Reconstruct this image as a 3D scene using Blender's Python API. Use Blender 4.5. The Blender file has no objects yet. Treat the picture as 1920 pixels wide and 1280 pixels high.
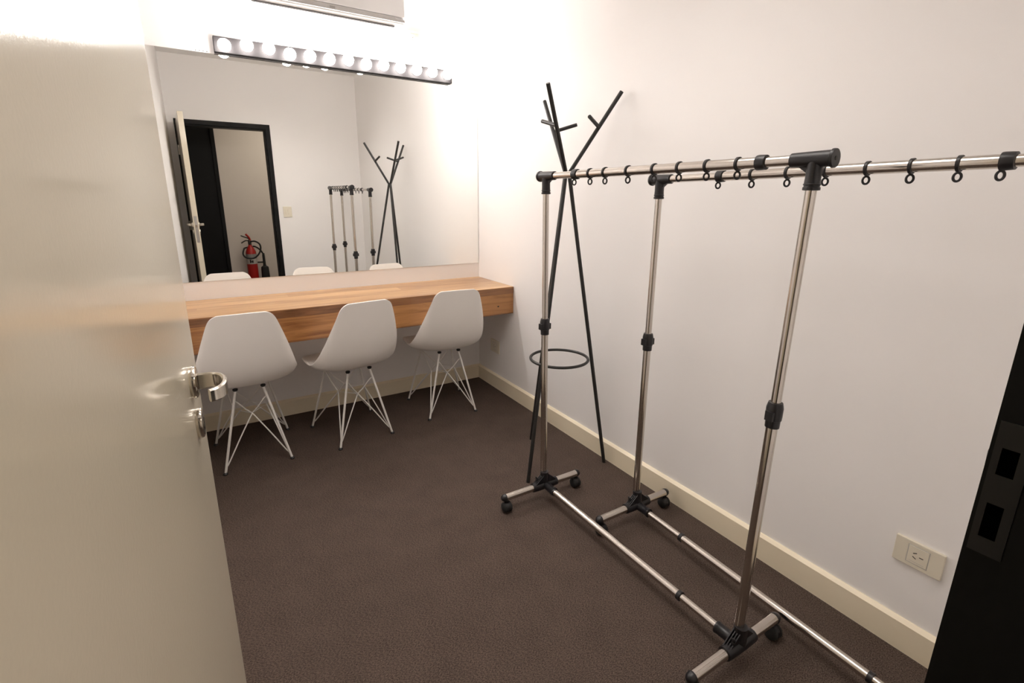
import bpy, bmesh, math, random
from mathutils import Vector, Matrix
random.seed(7)
SC = bpy.context.scene
COL = SC.collection
PI = math.pi

# ------------------------------------------------------------------ materials
def new_mat(name):
    m = bpy.data.materials.new(name); m.use_nodes = True
    nt = m.node_tree
    return m, nt, nt.nodes['Principled BSDF']

def simple(name, col, rough=.5, metal=0., bump=0., bscale=200., spec=.5, coat=0., var=0., vscale=3.):
    m, nt, b = new_mat(name)
    b.inputs['Base Color'].default_value = (*col, 1)
    b.inputs['Roughness'].default_value = rough
    b.inputs['Metallic'].default_value = metal
    b.inputs['Specular IOR Level'].default_value = spec
    b.inputs['Coat Weight'].default_value = coat
    tc = nt.nodes.new('ShaderNodeTexCoord')
    if var:
        n = nt.nodes.new('ShaderNodeTexNoise'); n.inputs['Scale'].default_value = vscale; n.inputs['Detail'].default_value = 4
        nt.links.new(tc.outputs['Object'], n.inputs['Vector'])
        mix = nt.nodes.new('ShaderNodeMix'); mix.data_type = 'RGBA'
        mix.inputs[6].default_value = (*[c*(1-var) for c in col], 1)
        mix.inputs[7].default_value = (*[min(1, c*(1+var)) for c in col], 1)
        nt.links.new(n.outputs['Fac'], mix.inputs[0]); nt.links.new(mix.outputs[2], b.inputs['Base Color'])
    if bump:
        n = nt.nodes.new('ShaderNodeTexNoise'); n.inputs['Scale'].default_value = bscale; n.inputs['Detail'].default_value = 3
        nt.links.new(tc.outputs['Object'], n.inputs['Vector'])
        bp = nt.nodes.new('ShaderNodeBump'); bp.inputs['Strength'].default_value = bump; bp.inputs['Distance'].default_value = .002
        nt.links.new(n.outputs['Fac'], bp.inputs['Height']); nt.links.new(bp.outputs['Normal'], b.inputs['Normal'])
    return m

WALL = simple('wall_paint', (.90, .885, .877), .55, bump=.06, bscale=120, var=.012, vscale=2)
WALL2 = simple('corridor_paint', (.70, .64, .58), .6, bump=.06, bscale=120)
CEIL = simple('ceiling_paint', (.90, .89, .875), .8, bump=.05, bscale=90)
SKIRT = simple('skirting_enamel', (.87, .78, .60), .35, bump=.03, bscale=60)
DOORP = simple('door_enamel', (.67, .61, .485), .13, bump=.035, bscale=260, var=.02, vscale=2)
BLACKP = simple('black_enamel', (.005, .005, .005), .5, bump=.05, bscale=80, spec=.2)
VOID = simple('dark_recess', (.0008, .0008, .0008), 1., spec=0.)
PLASTIC_W = simple('white_shell_plastic', (.90, .87, .83), .38, bump=.03, bscale=500)
WIRE_W = simple('white_powder_coat', (.80, .78, .74), .35)
BLK_PL = simple('black_plastic', (.010, .009, .011), .38, bump=.05, bscale=300)
RUBBER = simple('black_rubber', (.012, .012, .012), .7)
BLK_ST = simple('black_steel', (.016, .015, .014), .42, bump=.03, bscale=300)
CHROME = simple('satin_nickel', (.68, .64, .57), .16, 1.)
BAR = simple('light_bar_metal', (.010, .0085, .009), .6, .0, spec=.25)
CREAM = simple('cream_switch_plastic', (.76, .71, .59), .4)
AC_W = simple('white_ac_plastic', (.80, .80, .80), .35)
AC_G = simple('grey_ac_trim', (.50, .49, .48), .4)
DARK = simple('dark_slot', (.02, .017, .014), .6)
RED = simple('red_enamel', (.42, .013, .010), .3, coat=.3)
LABELG = simple('grey_label', (.30, .30, .29), .5)
LABELW = simple('pale_label', (.55, .53, .50), .5)
BRASS = simple('valve_metal', (.10, .09, .08), .35, .8)

def steel():
    m, nt, b = new_mat('brushed_steel')
    b.inputs['Metallic'].default_value = 1
    b.inputs['Base Color'].default_value = (.60, .555, .51, 1)
    b.inputs['Roughness'].default_value = .15
    return m
STEEL = steel()

def mirror_mat():
    m, nt, b = new_mat('mirror_silver')
    b.inputs['Metallic'].default_value = 1
    b.inputs['Base Color'].default_value = (.90, .905, .885, 1)
    b.inputs['Roughness'].default_value = 0.0
    return m
MIRROR = mirror_mat()
GLASS_EDGE = simple('glass_edge', (.10, .13, .12), .2)

def bulb_mat():
    m = bpy.data.materials.new('lit_bulb'); m.use_nodes = True
    nt = m.node_tree; nt.nodes.clear()
    o = nt.nodes.new('ShaderNodeOutputMaterial'); e = nt.nodes.new('ShaderNodeEmission')
    e.inputs['Color'].default_value = (1, .935, .89, 1); e.inputs['Strength'].default_value = 36
    nt.links.new(e.outputs[0], o.inputs[0])
    return m
BULB = bulb_mat()

def carpet():
    m, nt, b = new_mat('brown_loop_carpet')
    b.inputs['Roughness'].default_value = .95
    b.inputs['Specular IOR Level'].default_value = .1
    tc = nt.nodes.new('ShaderNodeTexCoord')
    n1 = nt.nodes.new('ShaderNodeTexNoise'); n1.inputs['Scale'].default_value = 190; n1.inputs['Detail'].default_value = 5; n1.inputs['Roughness'].default_value = .7
    n2 = nt.nodes.new('ShaderNodeTexNoise'); n2.inputs['Scale'].default_value = 9; n2.inputs['Detail'].default_value = 4
    mp = nt.nodes.new('ShaderNodeMapping'); mp.inputs['Scale'].default_value = (1, 2.0, 1); mp.inputs['Rotation'].default_value = (0, 0, .5)
    nt.links.new(tc.outputs['Object'], mp.inputs['Vector'])
    nt.links.new(mp.outputs[0], n1.inputs['Vector']); nt.links.new(tc.outputs['Object'], n2.inputs['Vector'])
    r = nt.nodes.new('ShaderNodeValToRGB')
    r.color_ramp.elements[0].position = .36; r.color_ramp.elements[0].color = (.026, .019, .0155, 1)
    r.color_ramp.elements[1].position = .66; r.color_ramp.elements[1].color = (.150, .110, .090, 1)
    ma = nt.nodes.new('ShaderNodeMath'); ma.operation = 'MULTIPLY_ADD'; ma.inputs[1].default_value = .08
    nt.links.new(n2.outputs['Fac'], ma.inputs[0])
    sb = nt.nodes.new('ShaderNodeMath'); sb.operation = 'SUBTRACT'; sb.inputs[1].default_value = .04
    nt.links.new(n1.outputs['Fac'], sb.inputs[0]); nt.links.new(sb.outputs[0], ma.inputs[2])
    nt.links.new(ma.outputs[0], r.inputs['Fac']); nt.links.new(r.outputs['Color'], b.inputs['Base Color'])
    bp = nt.nodes.new('ShaderNodeBump'); bp.inputs['Strength'].default_value = .35; bp.inputs['Distance'].default_value = .004
    nt.links.new(n1.outputs['Fac'], bp.inputs['Height']); nt.links.new(bp.outputs['Normal'], b.inputs['Normal'])
    return m
CARPET = carpet()

def wood(name, axis, width, off, dark, light, joint=.6, bv=.45, shift=-.28):
    """long boards running along X; axis = coordinate that counts the boards"""
    m, nt, b = new_mat(name)
    N, L = nt.nodes.new, nt.links.new
    b.inputs['Roughness'].default_value = .30
    b.inputs['Coat Weight'].default_value = .25; b.inputs['Coat Roughness'].default_value = .15
    tc = N('ShaderNodeTexCoord'); sp = N('ShaderNodeSeparateXYZ'); L(tc.outputs['Object'], sp.inputs[0])
    a = N('ShaderNodeMath'); a.operation = 'ADD'; a.inputs[1].default_value = off; L(sp.outputs[axis], a.inputs[0])
    d = N('ShaderNodeMath'); d.operation = 'DIVIDE'; d.inputs[1].default_value = width; L(a.outputs[0], d.inputs[0])
    fl = N('ShaderNodeMath'); fl.operation = 'FLOOR'; L(d.outputs[0], fl.inputs[0])
    # staggered end joints
    st = N('ShaderNodeMath'); st.operation = 'MULTIPLY_ADD'; st.inputs[1].default_value = .37; L(fl.outputs[0], st.inputs[0])
    xs = N('ShaderNodeMath'); xs.operation = 'MULTIPLY'; xs.inputs[1].default_value = joint; L(sp.outputs[0], xs.inputs[0]); L(xs.outputs[0], st.inputs[2])
    fx = N('ShaderNodeMath'); fx.operation = 'FLOOR'; L(st.outputs[0], fx.inputs[0])
    cb = N('ShaderNodeCombineXYZ'); L(fl.outputs[0], cb.inputs[0]); L(fx.outputs[0], cb.inputs[1])
    wn = N('ShaderNodeTexWhiteNoise'); L(cb.outputs[0], wn.inputs['Vector'])
    mp = N('ShaderNodeMapping'); mp.inputs['Scale'].default_value = (1.6, 22, 22)
    vadd = N('ShaderNodeVectorMath'); vadd.operation = 'MULTIPLY_ADD'
    L(wn.outputs['Color'], vadd.inputs[0]); vadd.inputs[1].default_value = (7, 7, 7); L(tc.outputs['Object'], vadd.inputs[2])
    L(vadd.outputs[0], mp.inputs['Vector'])
    n = N('ShaderNodeTexNoise'); n.inputs['Scale'].default_value = 1.6; n.inputs['Detail'].default_value = 6; n.inputs['Roughness'].default_value = .6; n.inputs['Distortion'].default_value = .9
    L(mp.outputs[0], n.inputs['Vector'])
    mp2 = N('ShaderNodeMapping'); mp2.inputs['Scale'].default_value = (6, 180, 180); L(vadd.outputs[0], mp2.inputs['Vector'])
    n2 = N('ShaderNodeTexNoise'); n2.inputs['Scale'].default_value = 1.5; n2.inputs['Detail'].default_value = 3; L(mp2.outputs[0], n2.inputs['Vector'])
    s1 = N('ShaderNodeMath'); s1.operation = 'MULTIPLY_ADD'; s1.inputs[1].default_value = bv; L(wn.outputs['Value'], s1.inputs[0])
    s0 = N('ShaderNodeMath'); s0.operation = 'MULTIPLY_ADD'; s0.inputs[1].default_value = .22; L(n2.outputs['Fac'], s0.inputs[0])
    s2 = N('ShaderNodeMath'); s2.operation = 'MULTIPLY'; s2.inputs[1].default_value = 1.15; L(n.outputs['Fac'], s2.inputs[0])
    L(s2.outputs[0], s0.inputs[2]); s3 = N('ShaderNodeMath'); s3.operation = 'ADD'; s3.inputs[1].default_value = shift; L(s0.outputs[0], s3.inputs[0]); L(s3.outputs[0], s1.inputs[2])
    r = N('ShaderNodeValToRGB')
    r.color_ramp.elements[0].position = .32; r.color_ramp.elements[0].color = (*dark, 1)
    r.color_ramp.elements[1].position = 1.05 if False else 1.0; r.color_ramp.elements[1].color = (*light, 1)
    e = r.color_ramp.elements.new(.62); e.color = (*[(x*.45+y*.55) for x, y in zip(dark, light)], 1)
    L(s1.outputs[0], r.inputs['Fac'])
    # thin dark board joints
    fr = N('ShaderNodeMath'); fr.operation = 'FRACT'; L(d.outputs[0], fr.inputs[0])
    lt = N('ShaderNodeMath'); lt.operation = 'LESS_THAN'; lt.inputs[1].default_value = .018; L(fr.outputs[0], lt.inputs[0])
    mx = N('ShaderNodeMix'); mx.data_type = 'RGBA'; L(r.outputs['Color'], mx.inputs[6])
    mx.inputs[7].default_value = (*[c*.6 for c in dark], 1)
    k = N('ShaderNodeMath'); k.operation = 'MULTIPLY'; k.inputs[1].default_value = .55; L(lt.outputs[0], k.inputs[0])
    L(k.outputs[0], mx.inputs[0]); L(mx.outputs[2], b.inputs['Base Color'])
    return m
WOOD_TOP = wood('timber_boards', 1, .094, .4695, (.30, .145, .055), (.63, .395, .185))
WOOD_EDGE = wood('dark_timber_edge', 2, .2, 0., (.075, .026, .010), (.36, .165, .065))
WOOD_FRONT = wood('timber_front', 2, .4, 0., (.20, .075, .022), (.56, .275, .095), .45)

# ------------------------------------------------------------------ mesh builder
class MB:
    def __init__(s): s.v = []; s.f = []
    def add(s, vs, fs):
        o = len(s.v); s.v += [tuple(p) for p in vs]; s.f += [tuple(i+o for i in f) for f in fs]; return s
    def box(s, lo, hi, M=None):
        x0, y0, z0 = lo; x1, y1, z1 = hi
        vs = [Vector(p) for p in ((x0,y0,z0),(x1,y0,z0),(x1,y1,z0),(x0,y1,z0),(x0,y0,z1),(x1,y0,z1),(x1,y1,z1),(x0,y1,z1))]
        if M is not None: vs = [M @ p for p in vs]
        return s.add(vs, [(0,3,2,1),(4,5,6,7),(0,1,5,4),(1,2,6,5),(2,3,7,6),(3,0,4,7)])
    def prism(s, poly, a, b, axis=0):
        """extrude closed 2D polygon along an axis from a to b (poly in the two other coords, cyclic order)"""
        n = len(poly)
        def mk(p, t):
            return {0: (t, p[0], p[1]), 1: (p[0], t, p[1]), 2: (p[0], p[1], t)}[axis]
        vs = [mk(p, a) for p in poly] + [mk(p, b) for p in poly]
        fs = [tuple(range(n))[::-1], tuple(range(n, 2*n))] + [(i, (i+1) % n, n+(i+1) % n, n+i) for i in range(n)]
        return s.add(vs, fs)
    def frame(s, d):
        d = Vector(d).normalized(); u = Vector((0, 0, 1)) if abs(d.z) < .9 else Vector((0, 1, 0))
        a = d.cross(u).normalized(); return a, d.cross(a).normalized()
    def lathe(s, p, d, prof, seg=24):
        """prof = [(t along d, radius)...] about axis p,d"""
        p = Vector(p); d = Vector(d).normalized(); a, b = s.frame(d); vs = []; fs = []
        for t, r in prof:
            for k in range(seg):
                th = 2*PI*k/seg; vs.append(p + d*t + (a*math.cos(th) + b*math.sin(th))*r)
        for i in range(len(prof)-1):
            for k in range(seg):
                k2 = (k+1) % seg; fs.append((i*seg+k, i*seg+k2, (i+1)*seg+k2, (i+1)*seg+k))
        fs.append(tuple(range(seg))[::-1]); o = (len(prof)-1)*seg; fs.append(tuple(range(o, o+seg)))
        return s.add(vs, fs)
    def cyl(s, p, q, r, seg=20, r2=None, bev=0.):
        p = Vector(p); q = Vector(q); l = (q-p).length; r2 = r if r2 is None else r2
        pr = [(0, r), (l, r2)] if not bev else [(0, r-bev), (bev, r), (l-bev, r2), (l, r2-bev)]
        return s.lathe(p, q-p, pr, seg)
    def tube(s, pts, r, seg=12, closed=False, taper=None):
        pts = [Vector(p) for p in pts]; n = len(pts); vs = []; fs = []; prev = None
        for i, p in enumerate(pts):
            if closed: t = pts[(i+1) % n] - pts[i-1]
            else: t = pts[min(i+1, n-1)] - pts[max(i-1, 0)]
            t.normalize()
            if prev is None: a, b = s.frame(t)
            else:
                a = prev - t*prev.dot(t); a.normalize(); b = t.cross(a)
            prev = a; rr = r if taper is None else r*taper[i]
            for k in range(seg):
                th = 2*PI*k/seg; vs.append(p + (a*math.cos(th)+b*math.sin(th))*rr)
        m = n if closed else n-1
        for i in range(m):
            j = (i+1) % n
            for k in range(seg):
                k2 = (k+1) % seg; fs.append((i*seg+k, i*seg+k2, j*seg+k2, j*seg+k))
        if not closed:
            fs.append(tuple(range(seg))[::-1]); fs.append(tuple(range((n-1)*seg, n*seg)))
        return s.add(vs, fs)
    def sphere(s, c, r, seg=20, rings=12, sc=(1, 1, 1)):
        c = Vector(c); vs = []; fs = []
        for i in range(1, rings):
            ph = PI*i/rings
            for k in range(seg):
                th = 2*PI*k/seg; vs.append(c + Vector((r*sc[0]*math.sin(ph)*math.cos(th), r*sc[1]*math.sin(ph)*math.sin(th), r*sc[2]*math.cos(ph))))
        n = len(vs); vs += [c+Vector((0, 0, r*sc[2])), c-Vector((0, 0, r*sc[2]))]
        for i in range(rings-2):
            for k in range(seg):
                k2 = (k+1) % seg; fs.append((i*seg+k, (i+1)*seg+k, (i+1)*seg+k2, i*seg+k2))
        for k in range(seg):
            k2 = (k+1) % seg; fs.append((n, k, k2)); o = (rings-2)*seg; fs.append((n+1, o+k2, o+k))
        return s.add(vs, fs)
    def ribbon(s, path, wdir, w, th):
        """a flat strap following path (list of 3D points), w wide along wdir (per point list or const), th thick"""
        path = [Vector(p) for p in path]; n = len(path); wdir = Vector(wdir).normalized(); vs = []; fs = []
        ws = w if isinstance(w, (list, tuple)) else [w]*n
        for i, p in enumerate(path):
            t = (path[min(i+1, n-1)] - path[max(i-1, 0)]).normalized(); nn = t.cross(wdir).normalized()
            h = ws[i]/2; q = th/2
            for (aw, at) in ((-h+q*.6, -q), (h-q*.6, -q), (h, -q*.3), (h, q*.3), (h-q*.6, q), (-h+q*.6, q), (-h, q*.3), (-h, -q*.3)):
                vs.append(p + wdir*aw + nn*at)
        for i in range(n-1):
            for k in range(8):
                k2 = (k+1) % 8; fs.append((i*8+k, i*8+k2, (i+1)*8+k2, (i+1)*8+k))
        fs.append(tuple(range(8))[::-1]); fs.append(tuple(range((n-1)*8, n*8)))
        return s.add(vs, fs)
    def obj(s, name, mat, parent=None, smooth=True, bevel=0., origin=None, ang=35):
        me = bpy.data.meshes.new(name)
        o0 = Vector(origin) if origin is not None else Vector((0, 0, 0))
        base = Vector((0, 0, 0))
        q = parent
        while q is not None: base += q.location; q = q.parent
        off = base + o0
        me.from_pydata([tuple(Vector(p)-off) for p in s.v], [], s.f)
        bm = bmesh.new(); bm.from_mesh(me); bmesh.ops.recalc_face_normals(bm, faces=bm.faces)
        bm.to_mesh(me); bm.free()
        me.materials.append(mat)
        if smooth:
            for p in me.polygons: p.use_smooth = True
            try: me.set_sharp_from_angle(angle=math.radians(ang))
            except Exception: pass
        ob = bpy.data.objects.new(name, me); COL.objects.link(ob)
        ob.location = o0
        if parent is not None: ob.parent = parent
        if bevel:
            md = ob.modifiers.new('bevel', 'BEVEL'); md.width = bevel; md.segments = 2; md.limit_method = 'ANGLE'; md.angle_limit = math.radians(40)
        return ob

def tag(o, label, cat, group=None):
    o['label'] = label; o['category'] = cat
    if group: o['group'] = group
    return o
def thing(name, loc, label, cat, group=None):
    o = bpy.data.objects.new(name, None); COL.objects.link(o); o.location = loc; o.empty_display_size = .1
    return tag(o, label, cat, group)
def struct(o): o['kind'] = 'structure'; return o
def lerp(a, b, t): return Vector(a) + (Vector(b)-Vector(a))*t
def smooth_path(pts, sub=6, closed=False):
    """Catmull-Rom"""
    P = [Vector(p) for p in pts]; n = len(P); out = []
    for i in range(n if closed else n-1):
        p0 = P[(i-1) % n] if closed or i > 0 else P[0]*2-P[1]
        p1 = P[i]; p2 = P[(i+1) % n]
        p3 = P[(i+2) % n] if closed or i+2 < n else P[-1]*2-P[-2]
        for k in range(sub):
            t = k/sub
            out.append(.5*((2*p1)+(p2-p0)*t+(2*p0-5*p1+4*p2-p3)*t*t+(3*p1-p0-3*p2+p3)*t**3))
    if not closed: out.append(P[-1])
    return out

# ------------------------------------------------------------------ dimensions
XL, LF, H = -1.802, 2.924, 2.58        # left wall, front wall, ceiling
TW = .15                               # front wall thickness
YC = -4.70                             # far wall of the corridor
OX0, OX1, OZ = -1.747, -.909, 2.008    # door frame outer sizes

# ------------------------------------------------------------------ setting
struct(MB().box((-3.6, YC-.1, -.05), (1.2, .1, 0)).obj('floor', CARPET, smooth=False))
struct(MB().box((-3.6, YC-.1, H), (1.2, .1, H+.05)).obj('ceiling', CEIL, smooth=False))
struct(MB().box((XL-.1, 0, 0), (.1, .1, H)).obj('wall_back', WALL, smooth=False))
struct(MB().box((0, -LF, 0), (.1, 0, H)).obj('wall_right', WALL, smooth=False))
struct(MB().box((XL-.1, -LF, 0), (XL, 0, H)).obj('wall_left', WALL, smooth=False))
w = MB(); y0, y1 = -LF-TW, -LF
w.box((-3.6, y0, 0), (OX0+.006, y1, H)); w.box((OX1-.006, y0, 0), (1.2, y1, H)); w.box((OX0+.006, y0, OZ-.006), (OX1-.006, y1, H))
struct(w.obj('wall_front', WALL, smooth=False))
w = MB().box((-1.37, YC-.1, 0), (1.2, YC, H)); w.box((-3.6, YC-.1, 0), (-2.29, YC, H)); w.box((-2.29, YC-.1, 2.44), (-1.37, YC, H))
struct(w.obj('wall_corridor', WALL2, smooth=False))
struct(MB().box((-3.6, YC, 0), (-3.5, -LF-TW, H)).obj('wall_corridor_left', WALL2, smooth=False))
struct(MB().box((1.1, YC, 0), (1.2, -LF-TW, H)).obj('wall_corridor_right', WALL2, smooth=False))
# skirting boards with a bevelled top edge
SH, ST = .1, .015
prof = lambda s: [(0, 0), (s*ST, 0), (s*ST, SH-.010), (s*.004, SH), (0, SH)]
struct(MB().prism([(-p, z) for p, z in prof(1)], XL, 0, 0).obj('baseboard_back', SKIRT, smooth=False))
struct(MB().prism([(-p, z) for p, z in prof(1)], -LF, -ST, 1).obj('baseboard_right', SKIRT, smooth=False))
struct(MB().prism([(XL+p, z) for p, z in prof(1)], -LF, -ST, 1).obj('baseboard_left', SKIRT, smooth=False))
struct(MB().prism([(-LF+p, z) for p, z in prof(1)], OX1, -ST, 0).obj('baseboard_front', SKIRT, smooth=False))
struct(MB().prism([(YC+p, z) for p, z in prof(1)], -1.25, 1.1, 0).obj('baseboard_corridor', BLACKP, smooth=False))
# black door frame of the room with rebate stop
fy0, fy1 = -LF-TW-.006, -LF+.005
w = MB(); FW = .041
for (a, b) in ((OX0, OX0+.014), (OX1-FW, OX1)):
    pass
w.box((OX1-FW, fy0, 0), (OX1, fy1, OZ)); w.box((OX0, fy0, 0), (OX0+FW, fy1-.046, OZ)); w.box((OX0, fy1-.046, 0), (OX0+.013, fy1, OZ))
w.box((OX0+.013, fy0, OZ-FW), (OX1-FW, fy1, OZ))
w.box((OX1-FW-.012, fy0, 0), (OX1-FW, -2.953, OZ-FW)); w.box((OX0+FW, fy0, 0), (OX0+FW+.012, -2.967, OZ-FW)); w.box((OX0+FW, fy0, OZ-FW-.012), (OX1-FW, -2.967, OZ-FW))
fr = struct(w.obj('trim_1', BLACKP, smooth=False))
jx = OX1-FW
w = MB()   # strike plate with two latch holes
yy0, yy1 = -2.950, -2.9225
for (za, zb) in ((.925, .944), (.984, 1.017), (1.047, 1.075)): w.box((jx-.0015, yy0, za), (jx, yy1, zb))
for (za, zb) in ((.944, .984), (1.017, 1.047)):
    w.box((jx-.0015, yy0, za), (jx, -2.9420, zb)); w.box((jx-.0015, -2.9285, za), (jx, yy1, zb))
rc_ = MB()
for (za, zb) in ((.944, .984), (1.017, 1.047)): rc_.box((jx-.0004, -2.9420, za), (jx+.0002, -2.9285, zb))
sp_ = w.obj('strike_plate', simple('blackened_steel', (.007, .007, .007), .45), fr, smooth=False)
rc_.obj('latch_recess', VOID, sp_, smooth=False)

# ------------------------------------------------------------------ the room door (open against the left wall)
hp = Vector((-1.735, -LF+.008, 0)); free = Vector((-1.6978, -2.172, 0))
dv = (free-hp); DL = dv.length; dv.normalize(); nv = Vector((dv.y, -dv.x, 0))   # nv points to the room side (right)
DT, DZ0, DZ1 = .0415, .008, 1.977
def D(s_, n_, z_): return hp + dv*s_ + nv*n_ + Vector((0, 0, z_))
def dbox(mb, s0, s1, n0, n1, z0, z1):
    vs = [D(s0,n0,z0), D(s1,n0,z0), D(s1,n1,z0), D(s0,n1,z0), D(s0,n0,z1), D(s1,n0,z1), D(s1,n1,z1), D(s0,n1,z1)]
    return mb.add(vs, [(0,3,2,1),(4,5,6,7),(0,1,5,4),(1,2,6,5),(2,3,7,6),(3,0,4,7)])
door = struct(dbox(MB(), 0, DL, 0, DT, DZ0, DZ1).obj('door_1', DOORP, smooth=False, bevel=.002, origin=hp))
dbox(MB(), DL-.0005, DL+.0012, .009, .031, .885, 1.115).obj('latch_plate', simple('worn_steel', (.45, .43, .41), .35, .9), door, smooth=False)
dbox(MB(), DL, DL+.010, .014, .026, 1.02, 1.04).obj('latch_bolt', CHROME, door, smooth=False)
for z in (.25, 1.0, 1.72):
    MB().cyl(D(-.004, -.003, z-.045), D(-.004, -.003, z+.045), .006, 12).obj('hinge', CHROME, door)
hs = DL-.098   # handle position along the leaf
def lever(side):
    n0 = DT if side > 0 else 0.; g = 1 if side > 0 else -1
    c = D(hs, n0, 1.037)
    ro = MB().lathe(c, nv*g, [(-.001, .0220), (.004, .0230), (.007, .0220), (.0085, .019), (.0085, .004)], 32).obj('handle_rosette', CHROME, door)
    q = lambda s_, n_, z_=1.037: D(hs+s_, n0+g*n_, z_)
    path = smooth_path([q(.0, .006), q(0, .020), q(-.002, .030), q(-.011, .0382), q(-.025, .0420), q(-.042, .0418), q(-.055, .0385), q(-.063, .0325), q(-.067, .0255)], 5)
    n = len(path); ws = [.0235 - .006*i/(n-1) for i in range(n)]
    MB().ribbon(path, (0, 0, 1), ws, .0065).obj('lever_handle', CHROME, door)
    c2 = D(hs, n0, .975)
    es = MB().lathe(c2, nv*g, [(-.001, .0210), (.004, .0220), (.007, .0210), (.0082, .018), (.0082, .003)], 32).obj('keyhole_escutcheon', CHROME, door)
    kb = MB().cyl(c2+nv*g*.0078+Vector((0, 0, .004)), c2+nv*g*.0086+Vector((0, 0, .004)), .0042, 14)
    k0 = c2+nv*g*.0078; kb.add([k0+dv*a+nv*g*b+Vector((0, 0, z)) for a, b, z in ((-.002,0,-.011),(.002,0,-.011),(.002,0,.003),(-.002,0,.003),(-.002,.0008,-.011),(.002,.0008,-.011),(.002,.0008,.003),(-.002,.0008,.003))],
           [(0,3,2,1),(4,5,6,7),(0,1,5,4),(1,2,6,5),(2,3,7,6),(3,0,4,7)])
    kb.obj('keyhole', DARK, es)
lever(1); lever(-1)

# corridor: black door and frame opposite
d2 = struct(MB().box((-2.25, YC-.07, .006), (-1.41, YC-.02, 2.40)).obj('door_2', BLACKP, smooth=False, bevel=.002))
w = MB().box((-2.29, YC-.1, 0), (-2.25, YC+.012, 2.44)); w.box((-1.41, YC-.1, 0), (-1.367, YC+.012, 2.44)); w.box((-2.25, YC-.1, 2.40), (-1.41, YC+.012, 2.44))
struct(w.obj('trim_2', BLACKP, smooth=False))

# ------------------------------------------------------------------ mirror
mi = thing('wall_mirror', (-.9, 0, .848), 'large frameless wall mirror above the timber counter', 'mirror')
MB().box((XL+.004, -.0035, .848), (-.003, -.0005, 1.970)).obj('glass_backing', GLASS_EDGE, mi, smooth=False)
MB().box((XL+.004, -.0055, .848), (-.003, -.0036, 1.970)).obj('mirror_face', MIRROR, mi, smooth=False)

# ------------------------------------------------------------------ timber counter
CF, CT, CB = -.4695, .750, .578
co = thing('vanity_counter', (-.9, -.23, CB), 'thick varnished timber vanity counter fixed wall to wall under the mirror', 'counter')
MB().box((XL+.002, CF, .708), (-.002, -.002, CT)).obj('counter_top', WOOD_TOP, co, smooth=False, bevel=.0025)
MB().box((XL+.002, CF-.0008, .7075), (-.002, CF, CT-.002)).obj('edge_band', WOOD_EDGE, co, smooth=False)
fp = MB().box((XL+.002, CF, CB), (-.002, CF+.03, .7075)).obj('front_panel', WOOD_FRONT, co, smooth=False, bevel=.002)
MB().sphere((-.113, CF-.0002, .633), .0042, 12, 8, (1.6, .25, 1)).obj('wood_knot', DARK, fp)
for sx in (XL+.002, -.032):
    MB().box((sx, CF+.03, CB+.03), (sx+.03, -.002, .707)).obj('support_batten', WOOD_FRONT, co, smooth=False)

# ------------------------------------------------------------------ light bar with bulbs
BZ0, BZ1, BX0, BX1 = 1.9735, 2.045, -1.47, -.196
lb = thing('vanity_light_bar', ((BX0+BX1)/2, 0, BZ0), 'long vanity light bar of thirteen glowing bulbs over the mirror', 'light')
MB().box((BX0, -.038, BZ0), (BX1, -.0005, BZ1)).obj('back_box', BAR, lb, smooth=False, bevel=.002)
bs = MB().lathe((0, 0, 0), (0, -1, 0), [(0, .014), (.010, .014), (.012, .012)], 14)
bulb_me = socket_me = None
for i in range(13):
    x = -1.426 + i*(1.426-.240)/12; z = 2.0085; dz = {0: -.008, 3: -.007, 4: -.002, 5: -.003, 7: -.002}.get(i, .006)
    if i == 0:
        so = MB().lathe((x, -.038, z), (0, -1, 0), [(0, .016), (.006, .016), (.009, .013), (.011, .013)], 16).obj('socket', LABELW, lb, origin=Vector((x, -.038, z))-lb.location)
        bo = MB().lathe((x, -.040, z), (0, -1, 0), [(0, .010)] + [(.0315-.0315*math.cos(a), .0292*math.sin(a)) for a in [PI*k/11 for k in range(2, 11)]] + [(.0640, .005)], 18).obj('bulb', BULB, lb, origin=Vector((x, -.040, z))-lb.location)
        bulb_me, socket_me = bo, so; bo.location.z += dz; bz0 = dz
    else:
        for src in (socket_me, bulb_me):
            c = src.copy(); COL.objects.link(c); c.parent = lb; c.location = src.location + Vector((x+1.426, 0, dz-bz0 if src is bulb_me else 0))

# four dark screws beside the light bar
s0 = None
for i in range(4):
    x = -1.548 + i*.0157; z = 1.977
    if s0 is None:
        s0 = MB().lathe((x, 0, z), (0, -1, 0), [(0, .0022), (.002, .0022), (.003, .0012)], 10).obj('screw', DARK, origin=(x, 0, z))
        tag(s0, 'tiny dark screw in the row of four left of the light bar', 'screw', 'screws left of the light bar')
    else:
        c = s0.copy(); COL.objects.link(c); c.location = (x, 0, z)

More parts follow.
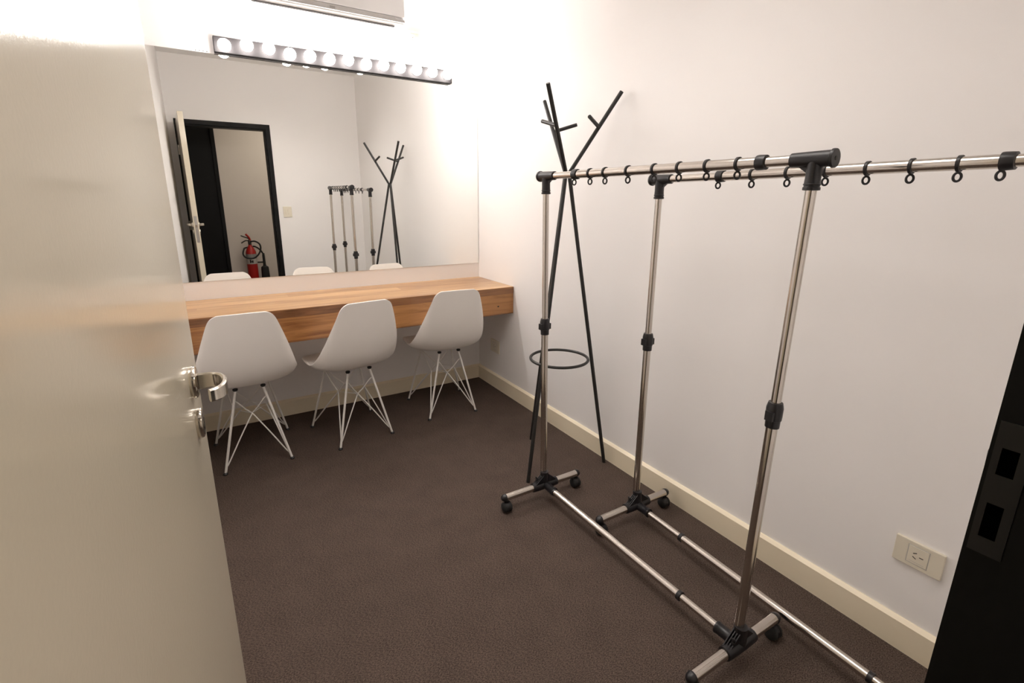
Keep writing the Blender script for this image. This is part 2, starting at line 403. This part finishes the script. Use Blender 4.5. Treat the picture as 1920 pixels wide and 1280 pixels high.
# ------------------------------------------------------------------ air conditioner
AX0, AX1 = -1.347, -.553
ac = thing('air_conditioner', (-.95, 0, 2.145), 'white split air conditioner high on the wall above the light bar', 'air conditioner')
MB().prism([(0, 2.145), (-.06, 2.150), (-.10, 2.160), (-.19, 2.188), (-.203, 2.200), (-.203, 2.46), (-.17, 2.485), (0, 2.49)], AX0, AX1, 0).obj('housing', AC_W, ac, bevel=.004, ang=25)
MB().prism([(-.2035, 2.226), (-.214, 2.228), (-.216, 2.24), (-.2135, 2.44), (-.19, 2.478), (-.2035, 2.45)], AX0+.0, AX1, 0).obj('front_panel', AC_W, ac, bevel=.002, ang=25)
g = MB().prism([(-1.22, 2.2035), (-.60, 2.2035), (AX1, 2.2035), (AX1, 2.2165), (-.60, 2.2165), (-.612, 2.2255), (-1.29, 2.2255), (-1.302, 2.2165), (AX0, 2.2165), (AX0, 2.2035)], -.2125, -.2032, 1)
gp = g.obj('lower_trim', AC_G, ac, smooth=False)
MB().box((-.945, -.2132, 2.2085), (-.918, -.2126, 2.2185)).obj('display_window', simple('display_grey', (.33, .32, .30), .3), gp, smooth=False)
# air outlet flap under the unit
a, b_ = Vector((0, -.1805, 2.1842)), Vector((0, -.1025, 2.1588))
nrm = Vector((0, -(b_-a).z, (b_-a).y)).normalized()
if nrm.z > 0: nrm = -nrm
fl = MB(); vs = []
for x in (AX0+.05, AX1-.05):
    for p in (a, b_, b_+nrm*.004, (a+b_)/2+nrm*.007, a+nrm*.004): vs.append(Vector((x, p.y, p.z)))
fl.add(vs, [(0,1,2,3,4)[::-1], (5,6,7,8,9)] + [(i, (i+1) % 5, 5+(i+1) % 5, 5+i) for i in range(5)])
fl.obj('outlet_flap', AC_W, ac)
MB().box((AX0+.05, -.1895, 2.1835), (AX1-.05, -.1815, 2.1870)).obj('outlet_slot', DARK, ac, smooth=False)

# ------------------------------------------------------------------ outlets and switch
def plate(name, c, axis, w, h, label, cat, group=None, kind='socket', th=.009):
    """axis '-x' (on right wall), '-y' (back wall), '+y' (front wall)"""
    c = Vector(c)
    n = {'-x': Vector((-1, 0, 0)), '-y': Vector((0, -1, 0)), '+y': Vector((0, 1, 0))}[axis]
    u = {'-x': Vector((0, -1, 0)), '-y': Vector((1, 0, 0)), '+y': Vector((-1, 0, 0))}[axis]
    z = Vector((0, 0, 1))
    t = thing(name, c, label, cat, group)
    def pb(mb, u0, u1, z0, z1, n0, n1, rot=0., pc=(0, 0)):
        vs = []
        for nn in (n0, n1):
            for (a, b) in ((u0, z0), (u1, z0), (u1, z1), (u0, z1)):
                ca, sa = math.cos(rot), math.sin(rot)
                vs.append(c + u*(pc[0]+a*ca-b*sa) + z*(pc[1]+a*sa+b*ca) + n*nn)
        return mb.add(vs, [(0,3,2,1),(4,5,6,7),(0,1,5,4),(1,2,6,5),(2,3,7,6),(3,0,4,7)])
    pb(MB(), -w/2, w/2, -h/2, h/2, .0003, th).obj('faceplate', CREAM, t, smooth=False, bevel=.002)
    if kind == 'socket':
        pb(MB(), -.0235, .0235, -.0265, .0265, th-.0005, th+.0012).obj('socket_module', CREAM, t, smooth=False, bevel=.0008)
        gm = MB()
        for (a0, a1, b0, b1) in ((-.0252, -.0238, -.028, .028), (.0238, .0252, -.028, .028), (-.0252, .0252, -.0282, -.0268), (-.0252, .0252, .0268, .0282), (-.017, .017, -.0205, -.0198)): pb(gm, a0, a1, b0, b1, th-.0004, th+(.0003 if b0 < -.0206 or b1 > 0 else .0015))
        gm.obj('module_groove', AC_G, t, smooth=False)
        for (px, pz, r) in ((-.0070, .0070, -PI/2+.5), (-.0070, -.0070, PI/2-.5), (.0085, 0, PI/2)):
            if r: pb(MB(), -.0012, .0012, -.0048, .0048, th+.0008, th+.0014, r, (px, pz)).obj('slot', DARK, t, smooth=False)
            else: pb(MB(), -.0012, .0012, -.0048, .0048, th+.0008, th+.0014, 0, (px, pz)).obj('slot', DARK, t, smooth=False)
    else:
        for s in (-1, 1):
            pb(MB(), s*.0125-.011, s*.0125+.011, -.0265, .0265, th-.0005, th+.003).obj('rocker', CREAM, t, smooth=False, bevel=.001)
    return t
plate('wall_outlet', (0, -2.6505, .314), '-x', .114, .080, 'cream three-pin wall outlet low on the right wall beside the black door frame', 'outlet')
plate('wall_outlet', (0, -.2430, .299), '-x', .114, .088, 'cream wall outlet in shadow on the right wall beneath the timber counter', 'outlet')
plate('light_switch', (-.8185, -LF, 1.125), '+y', .086, .114, 'cream wall switch beside the doorway seen reflected in the mirror', 'switch', kind='switch')
plate('wall_outlet', (-.424, 0, 2.194), '-y', .114, .088, 'cream wall outlet high up at the right end of the air conditioner', 'outlet')
pc = thing('power_cord', (-.40, -.01, 2.19), 'white plug and short cord below the right end of the air conditioner', 'cord')
MB().lathe((-.405, -.0105, 2.185), (0, -1, 0), [(0, .019), (.022, .019), (.030, .013), (.034, .007)], 20).obj('plug', AC_W, pc)
MB().tube(smooth_path([(-.405, -.040, 2.180), (-.41, -.048, 2.150), (-.45, -.040, 2.128), (-.50, -.022, 2.126), (-.545, -.014, 2.132), (-.585, -.010, 2.138)], 6), .0032, 10).obj('cord', AC_W, pc)

# ------------------------------------------------------------------ moulded shell chairs
def make_chair():
    t = bpy.data.objects.new('shell_chair', None); COL.objects.link(t)
    C_ = [(.232, .419), (.205, .428), (.13, .424), (.03, .411), (-.07, .404), (-.140, .413), (-.190, .443), (-.222, .492), (-.244, .555), (-.261, .625), (-.274, .69), (-.284, .745), (-.2905, .779), (-.2935, .797)]
    E_ = [(.150, .222, .413), (.188, .195, .428), (.211, .125, .444), (.221, .035, .446), (.222, -.040, .449), (.223, -.098, .466), (.210, -.142, .505), (.196, -.183, .556), (.180, -.216, .613), (.164, -.242, .667), (.149, -.262, .714), (.136, -.276, .755), (.124, -.287, .783), (.096, -.2925, .7965)]
    NU = 6; vs = []; fs = []
    for (cy, cz), (ex, ey, ez) in zip(C_, E_):
        for k in range(-NU, NU+1):
            u = k/NU; a = abs(u); wgt = a**2.3
            vs.append((math.copysign(ex*math.sin(a*PI/2*.92)/math.sin(PI/2*.92), u) if u else 0., cy+(ey-cy)*wgt, cz+(ez-cz)*wgt))
    n = 2*NU+1
    for i in range(len(C_)-1):
        for k in range(n-1): fs.append((i*n+k, i*n+k+1, (i+1)*n+k+1, (i+1)*n+k))
    sh = MB().add(vs, fs).obj('seat_shell', PLASTIC_W, t, ang=180)
    md = sh.modifiers.new('sub', 'SUBSURF'); md.levels = 2; md.render_levels = 2
    md = sh.modifiers.new('thick', 'SOLIDIFY'); md.thickness = .0068; md.offset = 1
    md = sh.modifiers.new('bev', 'BEVEL'); md.width = .0016; md.segments = 2; md.limit_method = 'ANGLE'; md.angle_limit = math.radians(50)
    mounts = {}; feet = {}
    for sx in (-1, 1):
        mounts[(sx, -1)] = Vector((sx*.060, -.128, .396)); feet[(sx, -1)] = Vector((sx*.149, -.178, 0.))
        mounts[(sx, 1)] = Vector((sx*.088, .105, .400)); feet[(sx, 1)] = Vector((sx*.178, .178, 0.))
    nodes = {'r': Vector((0, -.090, .250)), 'f': Vector((0, .092, .250)), 'l': Vector((-.074, 0, .250)), 'R': Vector((.074, 0, .250))}
    for k in mounts:
        m, f = mounts[k], feet[k]
        lg = MB().cyl(f+(m-f)*.012, m+Vector((0, 0, -.002)), .0058, 12).obj('leg', WIRE_W, t)
        MB().lathe(f, (0, 0, 1), [(0, .0110), (.004, .0120), (.008, .010), (.011, .0062)], 14).obj('foot_glide', BLK_PL, lg)
        MB().lathe(m+Vector((0, 0, -.004)), (0, 0, 1), [(0, .009), (.004, .0115), (.010, .0115)], 16).obj('rubber_mount', RUBBER, t)
    for nk, ka, kb in (('r', (-1, -1), (1, -1)), ('f', (-1, 1), (1, 1)), ('l', (-1, -1), (-1, 1)), ('R', (1, -1), (1, 1))):
        nd = nodes[nk]; b = MB()
        for k in (ka, kb):
            m, f = mounts[k], feet[k]
            foot = lerp(f, m, .085); hi = lerp(f, m, .87)
            o = kb if k == ka else ka
            # rod up from the foot, over the node and on to the top of the same leg
            inner = foot + (nd-foot)*.05
            b.tube(smooth_path([foot, lerp(foot, nd, .12)+Vector((0, 0, -.006)), lerp(foot, nd, .55), nd+(nd-foot)*.0+Vector((0, 0, .0))], 5), .0032, 8)
            b.tube(smooth_path([nd, lerp(nd, hi, .35)+Vector((0, 0, -.002)), lerp(nd, hi, .8)+Vector((0, 0, .004)), hi], 5), .0032, 8)
        b.obj('wire_brace', WIRE_W, t)
    b = MB().tube([nodes[k] for k in ('r', 'R', 'f', 'l')], .0028, 8, closed=True); b.obj('wire_ring', WIRE_W, t)
    return t
def copy_tree(o, parent=None):
    c = o.copy(); COL.objects.link(c)
    if parent is not None: c.parent = parent
    for ch in list(o.children): copy_tree(ch, c)
    return c
chair = make_chair()
CH = [(-1.530, -.392, 0.3, 'white shell chair on wire legs, nearest the open door and its handle'),
      (-1.027, -.405, 8.0, 'white shell chair on wire legs, middle of the three at the counter'),
      (-.447, -.346, -4.5, 'white shell chair on wire legs, nearest the right wall at the counter')]
for i, (x, y, r, lab) in enumerate(CH):
    c = chair if i == 0 else copy_tree(chair)
    c.location = (x, y, 0); c.rotation_euler = (0, 0, math.radians(r))
    tag(c, lab, 'chair', 'shell chairs along the vanity counter')

# ------------------------------------------------------------------ coat stand
cs = thing('coat_stand', (-.21, -1.24, 0), 'black tubular tripod coat stand with a ring, by the right wall', 'coat stand')
K = Vector((-.206, -1.236, 1.398))
ROD = [((-.470, -1.362, 0), (-.385, -1.324, 1.731), (-.309, -1.281, 1.584), (-.305, -1.176, 1.614)),
       ((-.221, -1.017, 0), (-.188, -1.024, 1.728), (-.193, -1.117, 1.584), (-.103, -1.165, 1.616)),
       ((-.040, -1.407, 0), (-.026, -1.363, 1.732), (-.104, -1.308, 1.590), (-.186, -1.348, 1.622))]
for f_, t_, p0, p1 in ROD:
    f_, t_ = Vector(f_), Vector(t_)
    out = Vector((f_.x-K.x, f_.y-K.y, 0)).normalized()*.0098
    k = K+out
    lo = lerp(k, f_, .02); hi = lerp(k, t_, .03)
    st = MB().tube([f_, lerp(f_, k, .5), lo, k, hi, lerp(k, t_, .5), t_], .0088, 16).obj('rod', BLK_ST, cs)
    tt = (Vector(p0).z-k.z)/(t_.z-k.z); p0 = lerp(k, t_, tt)
    MB().cyl(p0, p1, .0080, 14, bev=.001).obj('peg', BLK_ST, st)
rc = lerp(K, (-.23, -1.25, 0), 1-.535/1.398); rc.z = .535
MB().tube([rc+Vector((.139*math.cos(a), .139*math.sin(a), 0)) for a in [2*PI*i/56 for i in range(56)]], .0068, 12, closed=True).obj('umbrella_ring', BLK_ST, cs)

# ------------------------------------------------------------------ garment racks
def caster(mb_parent, p):
    """swivel twin-wheel caster hanging under p (tube end); p = centre of tube end"""
    c = MB().cyl(p+Vector((0, 0, -.014)), p+Vector((0, 0, -.030)), .007, 12)
    hood = Vector((p.x, p.y-.004, .0235))
    c.lathe(hood+Vector((-.006, 0, 0)), (1, 0, 0), [(0, .0215), (.012, .0215)], 22)
    k = c.obj('caster', BLK_PL, mb_parent)
    for s in (-1, 1):
        MB().lathe(hood+Vector((s*.0065, 0, 0)), (s, 0, 0), [(0, .0225), (.006, .0228), (.011, .0195), (.014, .012), (.0155, .003)], 22).obj('wheel', RUBBER, k)
    return k

def rack(label, Tf, Tn, Bf, Bn, fx, rings, wide, cols, bsleeve):
    Tf, Tn, Bf, Bn = map(Vector, (Tf, Tn, Bf, Bn))
    root = thing('garment_rack', ((Bf.x+Bn.x)/2, (Bf.y+Bn.y)/2, 0), label, 'clothes rack', 'steel garment racks on wheels')
    d = (Tn-Tf).normalized(); L = (Tn-Tf).length
    up = Vector((0, 0, 1))
    # top rail: thin inner tubes, thick sleeve between the two wide collars
    MB().cyl(Tf+d*.02, Tn-d*.02, .0122, 24).obj('top_rail', STEEL, root)
    s0, s1 = wide[0][0], wide[1][0]
    MB().cyl(Tf+d*s0, Tf+d*s1, .0140, 24).obj('rail_sleeve', STEEL, root)
    side = d.cross(up).normalized()
    def eye(mb, s, tilt):
        # small open eyelet that hangs below the ring, facing along the rail
        c = Tf+d*s+Vector((0, 0, -.0272)); ca, sa = math.cos(tilt), math.sin(tilt)
        a = side*ca+d*sa
        return mb.tube([c+(a*math.cos(t)*.0066+up*math.sin(t)*.0088) for t in [2*PI*i/18 for i in range(18)]], 0.0026, 8, closed=True)
    for i, s in enumerate(rings):
        b = MB().lathe(Tf+d*(s-.003), d, [(0, .0142), (0, .0172), (.006, .0172), (.006, .0142)], 24)
        b = eye(b, s, random.uniform(-1.15, -.85))
        b.obj('hook_ring', BLK_PL, root)
    for s, has in wide:
        b = MB().lathe(Tf+d*(s-.011), d, [(0, .0142), (0, .0178), (.004, .0182), (.015, .0178), (.022, .0172), (.022, .0142)], 24)
        if has: eye(b, s-.008, -.9)
        b.obj('rail_collar', BLK_PL, root)
    # posts
    for T, B, sg, zc in ((Tf, Bf, 1, cols[0]), (Tn, Bn, -1, cols[1])):
        ax = (T-B).normalized(); at = lambda z: B+(T-B)*((z-B.z)/(T.z-B.z))
        MB().cyl(at(zc-.03), at(T.z-.02), .0118, 24).obj('upper_post', STEEL, root)
        MB().cyl(at(B.z+.02), at(zc-.010), .0138, 24).obj('lower_post', STEEL, root)
        c = MB().lathe(at(zc-.034), ax, [(0, .0150), (0, .0168), (.020, .0172), (.021, .0190), (.052, .0198), (.060, .0180), (.066, .0165), (.066, .0125)], 24)
        for s in (-1, 1):
            o_ = at(zc)+side*s*.0205; c.box((-.004, -.010, -.012), (.004, .010, .012), Matrix.Translation(o_))
        c.obj('height_collar', BLK_PL, root)
        # tee joint
        j = MB().lathe(T-d*sg*.040, d*sg, [(0, .0188), (.001, .0192), (.008, .0192), (.009, .0172), (.066, .0178), (.080, .0196), (.083, .0196)][:] if False else
                       [(0, .0198), (.003, .0204), (.006, .0204), (.008, .0178), (.070, .0166), (.092, .0160), (.0925, .0130)], 26)
        j.lathe(T, -ax, [(.004, .0160), (.040, .0158), (.052, .0164), (.053, .0176), (.055, .0176), (.056, .0160), (.059, .0160), (.060, .0178), (.066, .0178), (.067, .0125)], 24)
        j.prism([(-.002, -.045), (.002, -.045), (.002, 0), (-.002, 0)], -.030, .022, 0) if False else None
        # web between the sleeves
        wv = [T+d*sg*a+up*b_+side*w_ for w_ in (-.0035, .0035) for a, b_ in ((.014, -.014), (.036, -.014), (.014, -.030))]
        j.add(wv, [(0, 2, 1), (3, 4, 5), (0, 1, 4, 3), (1, 2, 5, 4), (2, 0, 3, 5)])
        jo = j.obj('tee_joint', BLK_PL, root)
        MB().lathe(T-d*sg*.0401, -d*sg, [(0, .0045), (.0006, .0042)], 16).obj('screw_hole', DARK, jo)
        MB().sphere(at(T.z-.048)-side*.0155+d*.002, .0022, 8, 6).obj('lock_pin', CHROME, jo)
        # base: cross tube, joint, caps, casters
        xa, xb = fx[0 if sg > 0 else 1]
        ya = B.y+(-.006 if sg > 0 else .004)
        Pa, Pb = Vector((xa, B.y-.006, B.z)), Vector((xb, B.y-.008, B.z))
        bd = (Pb-Pa).normalized()
        MB().cyl(Pa, Pb, .0150, 24).obj('base_tube', STEEL, root)
        for P_, q in ((Pa, -bd), (Pb, bd)):
            MB().lathe(P_-q*.002, q, [(0, .0158), (.003, .0164), (.006, .0158), (.014, .0135), (.020, .0085), (.022, .003)], 22).obj('end_cap', BLK_PL, root)
            caster(root, P_-q*.004)
        c0 = Vector((B.x, B.y-.007, B.z))
        jb = MB().lathe(c0-bd*.062, bd, [(0, .0165), (0, .0192), (.006, .0198), (.05, .0210), (.074, .0210), (.118, .0198), (.124, .0192), (.124, .0165)], 24)
        jb.lathe(c0, ax, [(.005, .0195), (.045, .0180), (.062, .0180), (.062, .0140)], 24)
        rd = d*sg
        jb.lathe(c0, rd, [(.005, .0190), (.030, .0168), (.062, .0168), (.064, .0182), (.070, .0182), (.070, .0128)], 24)
        for s in (-1, 1):                                  # ribbed gussets up to the post socket
            for off in (-.010, -.003, .004, .011):
                o_ = c0 + rd*off
                tri = [o_+bd*s*.054+up*.016, o_+bd*s*.012+up*.052, o_+bd*s*.012+up*.012]
                tri2 = [p+rd*.0028 for p in tri]
                jb.add(tri+tri2, [(0, 1, 2), (5, 4, 3), (0, 3, 4, 1), (1, 4, 5, 2), (2, 5, 3, 0)])
        jo = jb.obj('base_joint', BLK_PL, root)
        wb = MB().cyl(c0+up*.034-bd*.018-rd*.006, c0+up*.034-bd*.038-rd*.006, .003, 8)
        o_ = c0+up*.034-bd*.040-rd*.006
        wb.sphere(o_+up*.006, .006, 10, 6, (.5, 1, 1.2)); wb.sphere(o_-up*.006, .006, 10, 6, (.5, 1, 1.2))
        wb.obj('wing_bolt', BLK_PL, jo)
        MB().sphere(c0+rd*.058-up*.0165, .004, 10, 6).obj('lock_screw', CHROME, jo)
    # bottom rail
    A, B_ = Vector((Bf.x, Bf.y-.007, Bf.z)), Vector((Bn.x, Bn.y-.007, Bn.z)); e = (B_-A).normalized()
    MB().cyl(A+e*.06, B_-e*.06, .0112, 22).obj('bottom_rail', STEEL, root)
    MB().cyl(A+e*bsleeve[0], A+e*bsleeve[1], .0133, 22).obj('bottom_sleeve', STEEL, root)
    for s in bsleeve:
        MB().lathe(A+e*(s-.006), e, [(0, .0135), (0, .0158), (.012, .0158), (.012, .0135)], 22).obj('bottom_collar', BLK_PL, root)
    return root
r1 = [.253, .327, .431, .537, .628, .719, .810]
rack('steel garment rack on casters standing nearer the middle of the room',
     (-.481, -1.462, 1.371), (-.4495, -2.435, 1.377), (-.474, -1.490, .066), (-.467, -2.430, .066), ((-.674, -.298), (-.662, -.293)),
     [t*.9745 for t in r1], [(.177*.9745, True), (.873*.9745, False)], (.782, .770), (.072, .735))
r2 = [.372, .483, .588, .687, .780, .868]
rack('steel garment rack on casters parked tight against the right wall',
     (-.2235, -1.792, 1.356), (-.254, -2.800, 1.368), (-.232, -1.806, .066), (-.262, -2.800, .066), ((-.428, -.066), (-.440, -.090)),
     [t*.958 for t in r2], [(.261*.958, True), (.947*.958, True)], (.763, .763), (.235, .868))

# ------------------------------------------------------------------ fire extinguisher in the corridor (seen in the mirror)
ex = Vector((-1.115, YC+.115, 0))
fe = thing('fire_extinguisher', ex, 'red fire extinguisher with black horn on the corridor floor, seen reflected in the mirror', 'fire extinguisher')
MB().lathe(ex, (0, 0, 1), [(0, .055), (.006, .064), (.02, .0665), (.52, .0665), (.55, .064), (.585, .050), (.612, .034), (.630, .023), (.645, .022)], 30).obj('cylinder', RED, fe)
lbp = MB().lathe(ex+Vector((0, 0, .385)), (0, 0, 1), [(0, .0662), (0, .0671), (.075, .0671), (.075, .0662)], 30).obj('label_band', LABELW, fe)
MB().lathe(ex+Vector((0, 0, .462)), (0, 0, 1), [(0, .0662), (0, .0672), (.06, .0672), (.06, .0662)], 30).obj('upper_label', LABELG, fe)
for (a0, a1, z0, z1) in ((-.33, -.05, .402, .438), (.05, .33, .402, .446), (-.06, .06, .414, .426)):
    vs = []; n = 5
    for rr in (.0670, .0676):
        for z in (z0, z1):
            for i in range(n):
                a = PI/2 + .12 + a0+(a1-a0)*i/(n-1); vs.append(ex+Vector((rr*math.cos(a), rr*math.sin(a), z)))
    fs = []
    for i in range(n-1):
        fs += [(i, i+1, n+i+1, n+i), (2*n+i, 3*n+i, 3*n+i+1, 2*n+i+1), (i, 2*n+i, 2*n+i+1, i+1), (n+i, n+i+1, 3*n+i+1, 3*n+i)]
    fs += [(0, n, 3*n, 2*n), (n-1, 3*n-1, 4*n-1, 2*n-1)]
    MB().add(vs, fs).obj('label_mark', DARK, lbp)
MB().lathe(ex+Vector((0, 0, .643)), (0, 0, 1), [(0, .020), (.02, .022), (.05, .022), (.062, .016), (.075, .012)], 20).obj('valve', BRASS, fe)
MB().tube(smooth_path([ex+Vector((0, .0, .69)), ex+Vector((-.02, .01, .70)), ex+Vector((-.055, .02, .70)), ex+Vector((-.105, .03, .672))], 5), .0075, 10).obj('carry_handle', DARK, fe)
MB().tube(smooth_path([ex+Vector((.012, 0, .715)), ex+Vector((-.02, .01, .735)), ex+Vector((-.06, .02, .752)), ex+Vector((-.10, .03, .772))], 5), .0075, 10).obj('squeeze_lever', DARK, fe)
MB().tube(smooth_path([ex+Vector((.01, .0, .70)), ex+Vector((-.005, .01, .745)), ex+Vector((-.04, .02, .79))], 5), .013, 10).obj('safety_clip', RED, fe)
hose = smooth_path([ex+Vector(p) for p in ((.0, .015, .685), (.06, .05, .692), (.112, .075, .655), (.118, .09, .590), (.085, .10, .520), (.02, .105, .470), (-.06, .098, .476), (-.100, .075, .522), (-.085, .05, .585), (-.06, -.03, .60), (.04, -.06, .615), (.085, .0, .600), (.120, .02, .565), (.142, .02, .525))], 6)
MB().tube(hose, .0105, 10).obj('hose', RUBBER, fe)
hb = ex+Vector((.150, .02, 0))
MB().lathe(hb, (0, 0, 1), [(.005, .056), (.01, .058), (.30, .050), (.335, .046), (.352, .020), (.37, .018), (.49, .0165), (.525, .013)], 24).obj('horn', RUBBER, fe)
MB().cyl(ex+Vector((.05, 0, .40)), ex+Vector((.15, .02, .40)), .010, 10).obj('horn_clip', DARK, fe)

# ------------------------------------------------------------------ added fill lights, corridor and room
ld = bpy.data.lights.new('corridor_fill', 'AREA'); ld.shape = 'RECTANGLE'; ld.size = .6; ld.size_y = .6; ld.energy = 7; ld.color = (1, .90, .78)  # unseen area light added to brighten the corridor, no fixture
lo = bpy.data.objects.new('corridor_fill', ld); COL.objects.link(lo); lo.location = (-.4, -3.75, H-.03)

ld = bpy.data.lights.new('room_fill', 'AREA'); ld.shape = 'DISK'; ld.size = .95; ld.energy = 4.2; ld.color = (1, .93, .87); ld.spread = math.radians(115)  # unseen overhead fill, added to lift chair backs and lower walls
lo = bpy.data.objects.new('room_fill', ld); COL.objects.link(lo); lo.location = (-.95, -1.9, H-.01)

wd = bpy.data.worlds.new('world'); SC.world = wd; wd.use_nodes = True
wd.node_tree.nodes['Background'].inputs[0].default_value = (.02, .019, .018, 1)

# ------------------------------------------------------------------ camera (18 mm class wide angle at the doorway)
cam = bpy.data.cameras.new('camera'); co_ = bpy.data.objects.new('camera', cam); COL.objects.link(co_)
rx, ry, rz = -.2515, -.0068, -.5479
Rm = Matrix.Rotation(rz, 3, 'Z') @ Matrix.Rotation(rx, 3, 'X') @ Matrix.Rotation(ry, 3, 'Y')
R_, F_, U_ = Rm.col[0], Rm.col[1], Rm.col[2]
m4 = Matrix.Identity(4)
for i in range(3): m4[i][0] = R_[i]; m4[i][1] = U_[i]; m4[i][2] = -F_[i]
m4.translation = Vector((-1.6179, -3.0523, 1.2901))
co_.matrix_world = m4
cam.sensor_fit = 'HORIZONTAL'; cam.sensor_width = 36; cam.lens = 918.93/1920*36
cam.shift_x = 7.747/1920; cam.shift_y = -33.147/1920
cam.clip_start = .01; cam.clip_end = 50
SC.camera = co_

vs_ = SC.view_settings
vs_.view_transform = 'Standard'; vs_.look = 'None'; vs_.gamma = 1; vs_.use_curve_mapping = False; vs_.exposure = 1.18
SC.cycles.use_denoising = True
SC.cycles.max_bounces = 14; SC.cycles.diffuse_bounces = 8; SC.cycles.glossy_bounces = 6
SC.cycles.sample_clamp_indirect = 8
